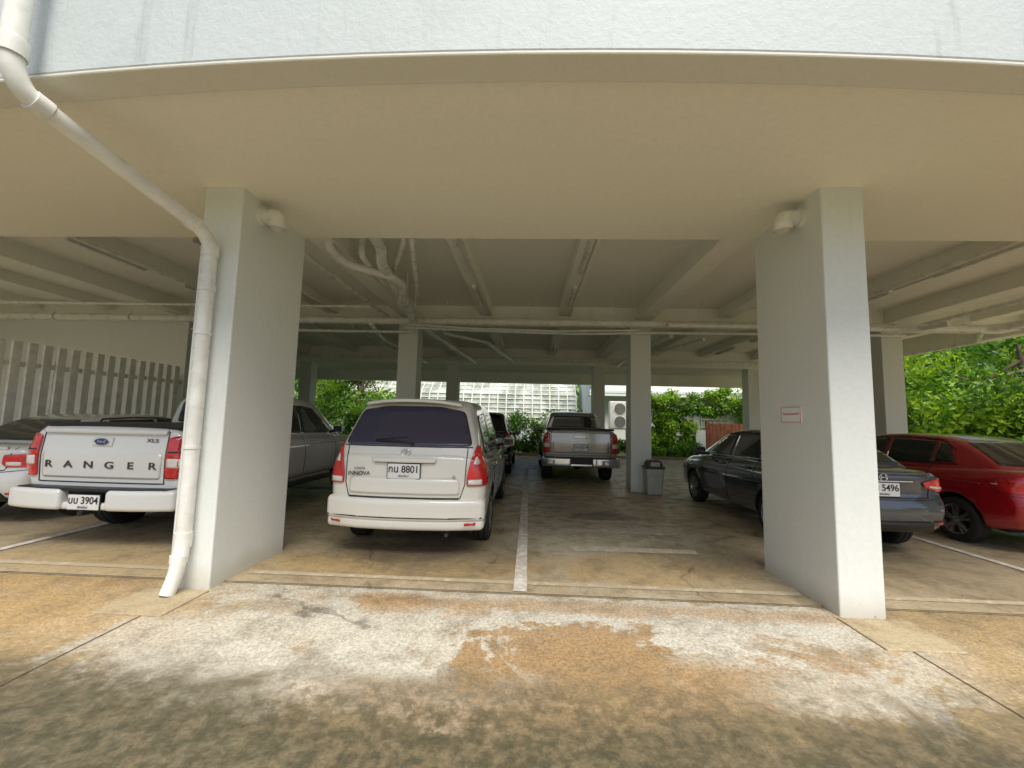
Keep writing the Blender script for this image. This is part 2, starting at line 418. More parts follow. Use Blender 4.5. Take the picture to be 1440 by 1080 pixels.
mb.tube([(-2.6,8.9,3.66),(-2.45,10.4,3.66),(-2.0,14.9,3.66)],.06,0,12,.1)
mb.tube([(-3.6,8.9,3.62),(-3.9,10.6,3.6),(-3.8,14.9,3.6)],.05,0,12,.1)
mb.tube([(-2.2,10.2,3.7),(-1.2,11.4,3.7),(-.6,14.9,3.7)],.05,0,12,.1)
mb.tube([(3.4,9.95,3.66),(3.2,12,3.66),(3.2,15,3.66)],.06,0,12,.1)
mb.tube([(4.2,10.0,3.6),(3.6,12,3.6),(3.5,15,3.6)],.04,0,12,.1)
mb.tube([(-14,14.4,3.7),(11,14.4,3.7)],.05,0,12)
mb.tube([(9.6,9.0,3.70),(10.75,10.2,3.68),(10.75,16,3.68)],.05,0,12,.1)
mb.tube([(-6.35,4.66,3.90),(-6.35,9.4,3.90)],.032,0,10); mb.tube([(6.05,4.66,3.90),(6.05,9.4,3.90)],.032,0,10)
mb.tube([(8.6,4.66,3.84),(8.6,9.4,3.84)],.045,0,12)
for x,y in ((-2.45,6.6),(-2.3,7.3),(-2.4,8.2)): mb.tube([(x,y,3.74),(x,y,4.2)],.012,0,6)
mb.obj('ceiling_pipe',[M['pvc']])

# fence
mb=MB()
for i,y in enumerate(np.arange(4.4,9.3,.215)):
    mb.box(-8.28,-8.235,y,y+.125,.12,2.60+rng.uniform(-.004,.004))
mb.box(-8.33,-8.285,4.3,9.4,.5,.58); mb.box(-8.33,-8.285,4.3,9.4,2.2,2.28)
for y in (4.35,6.8,9.3): mb.box(-8.41,-8.335,y,y+.07,0,2.4)
mb.obj('slat_fence',[simple('fence_paint',(.82,.82,.76),.5,bump=.2)],bevel=.005)

# sign on column
S=empty('parking_sign',(2.515,4.06,1.63))
mb=MB(); mb.box(-.006,.003,-.15,.15,-.075,.075); mb.obj('board',[simple('sign_white',(.85,.85,.84),.4,var=.03)],S,bevel=.002)
mb=MB()
for a in (-.146,.143): mb.box(-.0085,-.005,a,a+.003,-.071,.071)
for a in (-.071,.068): mb.box(-.0085,-.005,-.141,.141,a,a+.003)
mb.obj('border',[M['redsign']],S)
tmesh('lettering','ที่จอดรถบุคลากร',.034,(-.0065,0,.008),M['redsign'],S,rot=(math.pi/2,0,-math.pi/2),ext=.001,sx=1.1)

# trash bin
T=empty('trash_bin',(2.72,9.18,0))
mb=MB()
def taper(x,y,z): k=.84+.16*min(1,z/.55); return (x*k,y*k,z)
mb.rbox((0,0,.29),(.38,.34,.56),.04,0,taper); mb.obj('bin_body',[M['bin']],T)
mb=MB(); mb.rbox((0,0,.585),(.41,.37,.05),.02,0); mb.rbox((0,0,.66),(.35,.31,.17),.07,0,lambda x,y,z:(x*(1-.5*max(0,z-.6)),y*(1-1.2*max(0,z-.6)),z)); mb.obj('bin_lid',[M['binlid']],T)
mb=MB(); mb.rbox((0,-.155,.66),(.2,.02,.09),.01,0); mb.obj('swing_flap',[M['bin']],T)

# ------------------------------------------------------------------ cars
def prof(ys,vs,sig=.04):
    g=np.arange(-1,7,.01); v=np.interp(g,ys,vs); r=int(4*sig/.01)+1
    k=np.exp(-.5*(np.arange(-r,r+1)*.01/sig)**2); k/=k.sum()
    v=np.convolve(np.pad(v,r,mode='edge'),k,mode='valid')
    return lambda y: float(np.interp(y,g,v))
def stations(y0,y1,R,n=64):
    t=np.linspace(0,math.pi/2,7); e=R*(1-np.cos(t))
    return list(y0+e)+list(np.linspace(y0+R,y1-R,n)[1:-1])+list(reversed(y1-e))
def loft(ringf,y0,y1,R,warp):
    ys=stations(y0,y1,R); rings=[]
    def inset(y):
        d=min(y-y0,y1-y)
        if d>=R: return 0
        return R*(1-math.sqrt(max(0,1-(1-d/R)**2)))
    for y in ys:
        pts=ringf(y); zs=[p[1] for p in pts]; zm=(min(zs)+max(zs))/2; hh=(max(zs)-min(zs))/2; ww=max(abs(p[0]) for p in pts)
        i=inset(y); sx=max(.05,(ww-i)/ww); sz=max(.05,(hh-i)/hh)
        rings.append([(p[0]*sx,y,zm+(p[1]-zm)*sz) for p in pts])
    def caps(r):
        zs=[p[2] for p in r]; zm=(min(zs)+max(zs))/2
        return [[(p[0]*k,p[1],zm+(p[2]-zm)*k) for p in r] for k in (.9,.75,.6,.45,.3,.15,.02)]
    rings=list(reversed(caps(rings[0])))+rings+caps(rings[-1])
    n=len(rings[0]); V=[];F=[]
    for r in rings:
        for p in r: V.append(warp(*p))
    for i in range(len(rings)-1):
        for k in range(n): F.append((i*n+k,(i+1)*n+k,(i+1)*n+(k+1)%n,i*n+(k+1)%n))
    F.append(tuple(range(n))); F.append(tuple(reversed([ (len(rings)-1)*n+k for k in range(n)])))
    return V,F
def ring_from(half):
    return [(x,z) for x,z in half]+[(-x,z) for x,z in reversed(half) if x>1e-6]
LOWP=[(0,0),(.35,0),(.7,0),(.85,.005),(.915,.03),(.95,.08),(.972,.16),(.985,.28),(.995,.4),(1.0,.5),(1.0,.6),(.993,.7),(.98,.79),(.962,.86),(.935,.92),(.90,.96),(.85,.985),(.72,1.0),(.5,1.008),(.25,1.012),(0,1.014)]
GRP=[(0,0),(.5,0),(1,0),(1,.2),(1,.4),(1,.6),(1,.75),(1,.84),(.985,.90),(.955,.945),(.90,.975),(.8,.99),(.6,1.0),(.3,1.008),(0,1.01)]
def round_poly(P,r,n=4):
    out=[];m=len(P)
    for i in range(m):
        p=Vector(P[i]);a=Vector(P[i-1])-p;b=Vector(P[(i+1)%m])-p;f=min(r,a.length*.45,b.length*.45)
        A=p+a.normalized()*f;Bq=p+b.normalized()*f
        for t in np.linspace(0,1,n): out.append(A*(1-t)**2+p*2*t*(1-t)+Bq*t*t)
    return out
class Car:
    def __init__(s,name,loc,paint,L,W,low,green,warp,wheels,R_t,wt=.2,arch=.055,Rr=.09,Rg=.07,rim='rim',rz=0,ub=0):
        s.root=empty(name,loc,rz); s.L=L;s.W=W;s.paint=paint
        fw=prof(low['y'],low['w'],low.get('s',.05)); fb=prof(low['y'],low['zb'],.06); ft=prof(low['y'],low['zt'],low.get('s',.05))
        gw=prof(green['y'],green['wt'],.06); gt=prof(green['y'],green['zt'],green.get('s',.06)); gb=prof(green['y'],green['wb'],.06); zb=green['base']
        def lr(y):
            w_,b,t=fw(y),fb(y),ft(y); return ring_from([(fx*w_,b+(t-b)*fz) for fx,fz in LOWP])
        def gr(y):
            wt_,t,wb=gw(y),max(gt(y),zb+.03),gb(y)
            return ring_from([((wb+(wt_-wb)*(fz**1.25))*fx,zb+(t-zb)*fz) for fx,fz in GRP])
        V,F=loft(lr,0,L,Rr,warp); V2,F2=loft(gr,green['y'][0],green['y'][-1],Rg,warp)
        s.bvh=BVHTree.FromPolygons([Vector(v) for v in V]+[Vector(v) for v in V2],[tuple(f) for f in F]+[tuple(i+len(V) for i in f) for f in F2])
        mb=MB(); mb.add(V,F,0,True); body=mb.obj('body',[paint,M['well']],s.root)
        cb=MB()
        for yw in wheels:
            for sg in (-1,1):
                x0=sg*(W/2-.30);x1=sg*(W/2+.25);n=40;V3=[];ra=R_t+arch
                for x in (x0,x1):
                    for k in range(n): V3.append((x,yw+ra*math.cos(2*math.pi*k/n),R_t+.01+ra*math.sin(2*math.pi*k/n)))
                F3=[(k,(k+1)%n,n+(k+1)%n,n+k) for k in range(n)]+[tuple(reversed(range(n))),tuple(range(n,2*n))]
                if sg<0: F3=[tuple(reversed(f)) for f in F3]
                cb.add(V3,F3,1)
        cut=cb.obj('cut',[paint,M['well']],s.root)
        md=body.modifiers.new('b','BOOLEAN'); md.object=cut; md.operation='DIFFERENCE'; md.solver='EXACT'
        try: md.material_mode='INDEX'
        except: pass
        bpy.context.view_layer.update()
        me=bpy.data.meshes.new_from_object(body.evaluated_get(bpy.context.evaluated_depsgraph_get()))
        body.modifiers.clear(); body.data=me; bpy.data.objects.remove(cut)
        mb=MB(); mb.add(V2,F2,0,True); mb.obj('cabin',[paint],s.root)
        mb=MB(); mb.rbox((0,L/2+.05,.33+(R_t-.3)+ub),(W*.72,L*.84,.2),.04,0); mb.obj('underbody',[M['well']],s.root)
        for i,yw in enumerate(wheels):
            for sg in (-1,1):
                s.wheel(sg*(W/2-wt/2-.015),yw,R_t,wt,sg)
    def wheel(s,x,y,R_,wd,sg):
        mb=MB();h=wd/2
        mb.lathe_x([(-h*.8,R_*.60),(-h*.98,R_*.66),(-h*1.05,R_*.80),(-h*.98,R_*.92),(-h*.80,R_*.985),(-h*.4,R_),(-h*.38,R_*.975),(-h*.3,R_*.975),(-h*.28,R_),(h*.28,R_),(h*.3,R_*.975),(h*.38,R_*.975),(h*.4,R_),(h*.80,R_*.985),(h*.98,R_*.92),(h*1.05,R_*.80),(h*.98,R_*.66),(h*.8,R_*.60)],x,y,R_,40,0)
        o=sg*h
        mb.lathe_x([(o*.95,R_*.68),(o*1.0,R_*.655),(o*.85,R_*.62),(o*.3,R_*.58),(-o*.8,R_*.6)],x,y,R_,40,1)
        mb.lathe_x([(o*.25,R_*.6),(o*.2,.001)],x,y,R_,30,2)
        mb.lathe_x([(o*.4,R_*.17),(o*.85,R_*.15),(o*.92,R_*.10),(o*.95,.001)],x,y,R_,20,1)
        for k in range(5):
            for dd in (-.13,.13):
                a=2*math.pi*k/5+.3; a0=a+dd*.9;a1=a+dd*1.5
                V=[];r0,r1=R_*.12,R_*.64
                for (r,aa,wd2,xo) in ((r0,a0,.022,.88),(r1,a1,.018,.90)):
                    c=Vector((0,math.cos(aa),math.sin(aa)));t=Vector((0,-math.sin(aa),math.cos(aa)))
                    for q,xx in ((-wd2,xo),(wd2,xo),(wd2,xo-.35),(-wd2,xo-.35)):
                        p=c*r+t*q; V.append((x+o*xx,y+p.y,R_+p.z))
                mb.add(V,[(0,1,5,4),(1,2,6,5),(2,3,7,6),(3,0,4,7)],1)
        mb.obj('wheel',[M['rubber'],M['rim'],M['well']],s.root)
    def cast(s,axis,u,v):
        if axis=='R': o,d=Vector((u,-2,v)),Vector((0,1,0))
        elif axis=='F': o,d=Vector((u,s.L+2,v)),Vector((0,-1,0))
        elif axis=='L': o,d=Vector((-3,u,v)),Vector((1,0,0))
        elif axis=='S': o,d=Vector((3,u,v)),Vector((-1,0,0))
        loc,n,i,dist=s.bvh.ray_cast(o,d)
        if loc is None: return None,None,d
        if n.dot(d)>0: n=-n
        return loc,n,d
    def panel(s,name,poly,axis,mat,off=.004,thick=.008,rr=.02,cell=.05,minx=0,maxy=None):
        if axis=='B':
            s.panel(name,poly,'L',mat,off,thick,rr,cell,minx); s.panel(name,poly,'S',mat,off,thick,rr,cell,minx); return
        P=round_poly(poly,rr) if rr>0 else [Vector(p) for p in poly]
        bm=bmesh.new(); vs=[bm.verts.new((p[0],p[1],0)) for p in P]; bm.faces.new(vs)
        us=[p[0] for p in P]; vv=[p[1] for p in P]
        for a in np.arange(min(us)+cell*.5,max(us),cell):
            bmesh.ops.bisect_plane(bm,geom=bm.verts[:]+bm.edges[:]+bm.faces[:],plane_co=(a,0,0),plane_no=(1,0,0))
        for a in np.arange(min(vv)+cell*.5,max(vv),cell):
            bmesh.ops.bisect_plane(bm,geom=bm.verts[:]+bm.edges[:]+bm.faces[:],plane_co=(0,a,0),plane_no=(0,1,0))
        dead=[]
        for v in bm.verts:
            loc,n,d=s.cast(axis,v.co.x,v.co.y)
            if loc is None or abs(loc.x)<minx or (maxy is not None and loc.y>maxy): dead.append(v); continue
            v.co=loc-d*off*.6+n*off*.6
        if dead: bmesh.ops.delete(bm,geom=dead,context='VERTS')
        bmesh.ops.recalc_face_normals(bm,faces=bm.faces[:])
        me=bpy.data.meshes.new(name); bm.to_mesh(me); bm.free(); me.materials.append(mat)
        for p in me.polygons: p.use_smooth=True
        o=link(bpy.data.objects.new(name,me),s.root)
        md=o.modifiers.new('s','SOLIDIFY'); md.thickness=thick; md.offset=0
        return o
    def line(s,name,pts,axis,mat,wd=.008,off=.002,thick=.004):
        for a,b in zip(pts[:-1],pts[1:]):
            a=Vector(a);b=Vector(b);d=(b-a).normalized();n=Vector((-d.y,d.x))*wd/2
            s.panel(name,[a-n,b-n,b+n,a+n],axis,mat,off,thick,0,.06)
    def plate(s,txt,x,z,sub=True,y=None):
        loc,n,d=s.cast('R',x,z)
        yy=(loc.y if y is None else y)-.02
        mb=MB(); mb.rbox((x,yy,z),(.35,.012,.155),.005,0); mb.rbox((x,yy+.008,z),(.37,.012,.175),.008,1); mb.obj('number_plate',[M['plate'],M['black']],s.root)
        tmesh('plate_text',txt,.105,(x,yy-.008,z+.018),M['ink'],s.root,ext=.001,sx=.92,bold=.0015)
        tmesh('plate_province','เชียงใหม่',.034,(x,yy-.008,z-.052),M['ink'],s.root,ext=.001)
    def mirror(s,y,z,mat=None):
        for sg in (-1,1):
            mb=MB(); mb.rbox((sg*(s.W/2+.10),y,z),(.20,.10,.15),.045,0); mb.tube([(sg*(s.W/2-.08),y+.03,z-.06),(sg*(s.W/2+.04),y,z-.03)],.025,1,8)
            mb.obj('door_mirror',[mat or s.paint,M['black']],s.root)
            mb=MB(); mb.rbox((sg*(s.W/2+.10),y-.05,z),(.16,.006,.11),.003,0); mb.obj('mirror_glass',[M['glass']],s.root)

def warpf(rake,bend,W,fr=.7,fbend=.12):
    zs=[a for a,b in rake]; ds=[b for a,b in rake]
    def f(x,y,z):
        k=max(0,1-max(0,y)/fr); k=k*k*(3-2*k)
        return (x,y+k*(np.interp(z,zs,ds)+bend*(abs(x)/(W/2))**2.6),z)
    return f

def minivan(name,loc,paint,txt,glassm,detail=True):
    L,W=4.58,1.77
    c=Car(name,loc,paint,L,W,
      dict(y=[0,.12,.5,1.5,2.8,3.5,4.1,4.4,4.58],w=[.85,.875,.885,.885,.885,.88,.86,.80,.70],zb=[.38,.35,.30,.28,.28,.28,.28,.3,.32],zt=[1.14,1.14,1.12,1.07,1.03,1.02,.95,.85,.72]),
      dict(y=[.02,.14,.5,1.3,2.2,2.65,3.0,3.75],zt=[1.66,1.71,1.745,1.765,1.745,1.68,1.52,1.02],wt=[.60,.62,.64,.65,.65,.63,.62,.66],wb=[.80,.83,.84,.84,.84,.83,.82,.80],base=1.0,s=.05),
      warpf([(.3,.02),(.7,-.03),(1.1,0),(1.2,.03),(1.66,.27),(1.8,.32)],.13,W),
      [.93,3.70],.325,.20,ub=.03)
    c.panel('rear_window',[(-.72,1.21),(.72,1.21),(.60,1.60),(.3,1.65),(-.3,1.65),(-.60,1.60)],'R',glassm,.004,.008,.06)
    c.line('window_seal',[(-.72,1.20),(.72,1.20)],'R',M['seam'],.012)
    mx=W/2*.86
    for sg in (-1,1):
        ax='L' if sg<0 else 'S'
        c.panel('tail_lamp',[(sg*.875,.79),(sg*.675,.79),(sg*.675,.90),(sg*.71,1.06),(sg*.765,1.24),(sg*.82,1.26),(sg*.87,1.1)],'R',M['red'],.012,.016,.025,.025,maxy=.34)
        c.panel('lamp_clear',[(sg*.83,.805),(sg*.69,.805),(sg*.69,.86),(sg*.83,.86)],'R',M['clear'],.022,.004,.012)
        c.panel('lamp_clear',[(sg*.80,1.02),(sg*.735,1.02),(sg*.755,1.10),(sg*.80,1.12)],'R',M['clear'],.020,.004,.012)
        c.panel('lamp_side',[(.10,.82),(.22,.88),(.31,1.20),(.14,1.23)],ax,M['red'],.010,.014,.03,.025,minx=mx)
        c.panel('reflector',[(sg*.76,.415),(sg*.66,.415),(sg*.66,.435),(sg*.76,.435)],'R',M['red'],.09,.006,.006)
    c.line('tailgate_gap',[(-.670,1.19),(-.655,.80),(-.61,.66),(.61,.66),(.655,.80),(.670,1.19)],'R',M['seam'],.009)
    c.panel('tailgate_press',[(-.59,.87),(.59,.87),(.61,.70),(-.61,.70)],'R',paint,.006,.012,.04)
    c.panel('plate_garnish',[(-.36,1.075),(.36,1.075),(.33,1.03),(-.33,1.03)],'R',paint,.02,.035,.015)
    c.line('garnish_shadow',[(-.33,1.026),(.33,1.026)],'R',M['seam'],.006,.006)
    c.plate(txt,.0,.94)
    mb=MB()
    wp=lambda x,y,z:(x,y+.13*(abs(x)/.885)**2.6-.02,z)
    mb.rbox((0,.09,.53),(1.76,.28,.25),.06,0,wp); mb.rbox((0,.10,.38),(1.74,.26,.13),.05,0,wp)
    mb.obj('bumper',[paint],c.root)
    mb=MB(); mb.rbox((0,.085,.455),(1.70,.27,.018),.006,0,wp); mb.rbox((0,.075,.657),(1.2,.2,.010),.004,0,wp); mb.obj('bumper_gap',[M['seam']],c.root)
    for poly in ([(.42,1.12),(.58,1.56),(1.15,1.60),(1.15,1.09)],[(1.2,1.09),(1.2,1.605),(2.05,1.6),(2.05,1.07)],[(2.12,1.07),(2.12,1.595),(2.55,1.56),(3.15,1.10),(3.15,1.07)]):
        c.panel('side_window',poly,'B',M['glass'],.004,.008,.03)
    for xx in (1.17,2.08,3.1): c.line('door_gap',[(xx,.36),(xx,1.02)],'B',M['seam'])
    for yy in (1.4,2.3): c.panel('door_handle',[(yy,.90),(yy+.16,.90),(yy+.16,.93),(yy,.93)],'B',paint,.02,.02,.01)
    c.panel('windscreen',[(-.68,1.10),(.68,1.10),(.57,1.58),(-.57,1.58)],'F',M['glass'])
    c.panel('head_lamp',[(.45,.72),(.72,.76),(.72,.88),(.45,.84)],'F',M['clear'],.01,.02); c.panel('head_lamp',[(-.45,.72),(-.72,.76),(-.72,.88),(-.45,.84)],'F',M['clear'],.01,.02)
    c.panel('grille',[(-.38,.62),(.38,.62),(.42,.8),(-.42,.8)],'F',M['black'],.01,.02)
    c.mirror(2.95,1.14)
    l1,_,_=c.cast('R',.06,1.235); l2,_,_=c.cast('R',-.36,1.26)
    mb=MB(); mb.tube([l1+Vector((0,-.03,0)),l1.lerp(l2,.5)+Vector((0,-.045,.015)),l2+Vector((0,-.02,.0))],.009,0,8); mb.tube([l1+Vector((0,.02,-.01)),l1+Vector((0,-.035,-.01))],.02,0,10)
    mb.tube([l2+Vector((.0,-.012,0.01)),c.cast('R',.0,1.30)[0]+Vector((0,-.012,0))],.006,0,8); mb.obj('rear_wiper',[M['black']],c.root)
    p=c.cast('R',0,1.135)[0]
    mb=MB(); 
    ring=[(p.x+.052*math.cos(t),p.y-.012,p.z+.036*math.sin(t)) for t in np.linspace(0,2*math.pi,25)]
    mb.tube(ring,.006,0,8,cap=False); mb.tube([(p.x,p.y-.012,p.z-.034),(p.x,p.y-.012,p.z+.03)],.005,0,6)
    ring=[(p.x+.026*math.cos(t),p.y-.012,p.z+.012+.016*math.sin(t)) for t in np.linspace(0,2*math.pi,17)]; mb.tube(ring,.004,0,6,cap=False)
    mb.obj('badge',[M['chrome']],c.root)
    if detail:
        q=c.cast('R',-.50,.90)[0]; tmesh('badge_text','INNOVA',.060,(-.50,q.y-.014,.90),M['letter'],c.root,sx=1.05,bold=.001)
        tmesh('badge_text_small','TOYOTA',.030,(-.50,q.y-.012,.955),M['letter'],c.root)
        q=c.cast('R',.54,.88)[0]; tmesh('badge_letter','G',.05,(.54,q.y-.014,.88),M['letter'],c.root)
    mb=MB(); mb.tube([(.45,.6,.26),(.46,.10,.25)],.022,0,12); mb.obj('exhaust',[M['letter']],c.root)
    mb=MB(); mb.rbox((0,.26,1.715),(1.12,.20,.04),.018,0,lambda x,y,z:(x,y+.10*(abs(x)/.6)**2,z-.05*(abs(x)/.6)**2.5)); mb.obj('roof_spoiler',[paint],c.root)
    return c

def pickup(name,loc,paint,txt,kind):
    L,W=5.3,1.85
    c=Car(name,loc,paint,L,W,
      dict(y=[0,.1,.5,1.58,1.66,3.0,4.0,4.7,5.1,5.3],w=[.90,.915,.925,.925,.925,.925,.92,.91,.86,.75],zb=[.62,.58,.50,.48,.46,.46,.46,.46,.48,.5],zt=[1.325,1.325,1.325,1.33,1.19,1.16,1.15,1.12,1.04,.92],s=.025),
      dict(y=[1.68,1.8,2.1,2.7,3.15,3.4,4.15],zt=[1.74,1.79,1.825,1.835,1.79,1.70,1.16],wt=[.62,.64,.66,.665,.65,.64,.68],wb=[.85,.86,.865,.865,.86,.85,.84],base=1.08,s=.05),
      warpf([(.5,.02),(1.0,-.01),(1.33,.03)],.045,W,fr=.5),
      [1.12,4.36],.385,.26,arch=.07,Rr=.045,Rg=.06,ub=.12)
    mb=MB(); mb.rbox((0,.84,1.345),(1.66,1.52,.05),.02,0); mb.obj('bed_cover',[M['black']],c.root)
    c.line('bed_gap',[(1.62,.5),(1.62,1.30)],'B',M['seam'],.03)
    c.line('tailgate_gap',[(-.725,1.32),(-.725,.72),(.725,.72),(.725,1.32)],'R',M['seam'],.012)
    c.panel('tailgate_lip',[(-.715,1.255),(.715,1.255),(.715,1.31),(-.715,1.31)],'R',paint,.018,.03,.02)
    c.panel('tailgate_press',[(-.68,.77),(.68,.77),(.69,1.05),(-.69,1.05)],'R',paint,.004,.008,.03)
    for sg in (-1,1):
        c.panel('tail_lamp',[(sg*.915,.78),(sg*.745,.78),(sg*.745,1.22),(sg*.80,1.24),(sg*.91,1.24)],'R',M['red'],.012,.02,.02,maxy=.3)
        c.panel('lamp_side',[(.06,.78),(.12,.80),(.15,1.1),(.16,1.24),(.06,1.24)],'L' if sg<0 else 'S',M['red'],.008,.012,.02,.025,minx=W/2*.9)
        c.panel('lamp_clear',[(sg*.895,.90),(sg*.765,.90),(sg*.765,1.0),(sg*.895,1.0)],'R',M['clear'],.022,.006,.012)
        c.panel('lamp_ring',[(sg*.895,1.06),(sg*.765,1.06),(sg*.765,1.075),(sg*.895,1.075)],'R',M['seam'],.023,.004,.002)
    bm_=paint if kind=='ranger' else M['chrome']
    mb=MB(); wp=lambda x,y,z:(x,y+.10*(abs(x)/.95)**3,z)
    for sg in (-1,1): mb.rbox((sg*.60,-.05,.555),(.70,.24,.22),.045,0,wp)
    mb.rbox((0,-.02,.485),(.62,.20,.08),.03,0,wp)
    mb.obj('bumper',[bm_],c.root)
    mb=MB(); mb.rbox((0,-.03,.66),(1.70,.22,.03),.01,0,wp); mb.rbox((0,.03,.58),(.56,.2,.16),.02,0); mb.tube([(0,-.02,.42),(0,-.16,.42)],.03,0,10); mb.obj('bumper_step',[M['black']],c.root)
    c.plate(txt,0.0,.53 if kind=='ranger' else .90,y=-.11 if kind=='ranger' else None)
    mb=MB(); mb.tube([(-.6,1.12,.385),(.6,1.12,.385)],.05,0,12); mb.rbox((.05,1.12,.38),(.26,.26,.26),.12,0); mb.obj('rear_axle',[M['well']],c.root)
    if kind=='ranger':
        mb=MB(); q=c.cast('R',0,1.17)[0]
        mb.rbox((0,q.y-.005,1.165),(.24,.03,.10),.012,0); mb.obj('tailgate_handle',[paint],c.root)
        V=[(.085*math.cos(t),q.y-.026,1.168+.038*math.sin(t)) for t in np.linspace(0,2*math.pi,32,endpoint=False)]
        V2=[(v[0],v[1]+.015,v[2]) for v in V]
        mb=MB(); n=32; mb.add(V+V2,[tuple(range(n))]+[(k,(k+1)%n,n+(k+1)%n,n+k) for k in range(n)],0); mb.tube(V+[V[0]],.004,1,6,cap=False); mb.obj('badge',[M['blue'],M['chrome']],c.root)
        tmesh('badge_text','Ford',.045,(0,q.y-.028,1.168),M['chrome'],c.root,sx=1.1)
        for i,ch in enumerate('RANGER'):
            xx=-.60+i*.24; q=c.cast('R',xx,.92)[0]; tmesh('tailgate_letter',ch,.105,(xx,q.y-.014,.91),M['letter'],c.root,sx=1.45,bold=.0015,ext=.003)
        q=c.cast('R',.55,1.19)[0]; tmesh('trim_text','XLS',.06,(.56,q.y-.008,1.19),M['letter'],c.root,sx=1.4)
    else:
        q=c.cast('R',0,1.15)[0]; mb=MB(); mb.rbox((0,q.y-.005,1.16),(.36,.03,.06),.012,0); mb.obj('tailgate_handle',[M['chrome']],c.root)
    c.panel('rear_window',[(-.64,1.38),(.64,1.38),(.56,1.70),(-.56,1.70)],'R',M['glass'],.004,.01,.05)
    for poly in ([(1.86,1.24),(2.0,1.67),(2.50,1.69),(2.50,1.22)],[(2.58,1.22),(2.58,1.69),(3.02,1.66),(3.62,1.25),(3.62,1.21)]):
        c.panel('side_window',poly,'B',M['glass'],.004,.008,.03)
    c.panel('window_pillar',[(2.50,1.23),(2.58,1.23),(2.58,1.68),(2.50,1.68)],'B',M['black'],.004,.006,0)
    for xx in (2.54,3.66): c.line('door_gap',[(xx,.55),(xx,1.18)],'B',M['seam'])
    c.line('door_gap',[(1.80,1.18),(1.80,.86),(1.66,.70)],'B',M['seam'])
    c.line('crease',[(.2,1.02),(1.55,1.04)],'B',paint,.03,.008,.012); c.line('crease',[(1.7,1.04),(4.4,1.03)],'B',paint,.03,.008,.012)
    for yy in (2.0,2.75): c.panel('door_handle',[(yy,1.07),(yy+.18,1.07),(yy+.18,1.105),(yy,1.105)],'B',paint,.022,.02,.012)
    c.panel('windscreen',[(-.68,1.24),(.68,1.24),(.58,1.66),(-.58,1.66)],'F',M['glass'])
    c.panel('grille',[(-.45,.72),(.45,.72),(.5,.98),(-.5,.98)],'F',M['black'],.01,.02)
    for sg in (-1,1): c.panel('head_lamp',[(sg*.54,.82),(sg*.80,.84),(sg*.80,1.0),(sg*.54,.98)],'F',M['clear'],.01,.02)
    mb=MB()
    for sg in (-1,1): mb.rbox((sg*.90,2.75,.40),(.16,1.9,.06),.025,0); 
    mb.obj('side_step',[M['black']],c.root)
    c.mirror(3.50,1.28)
    return c

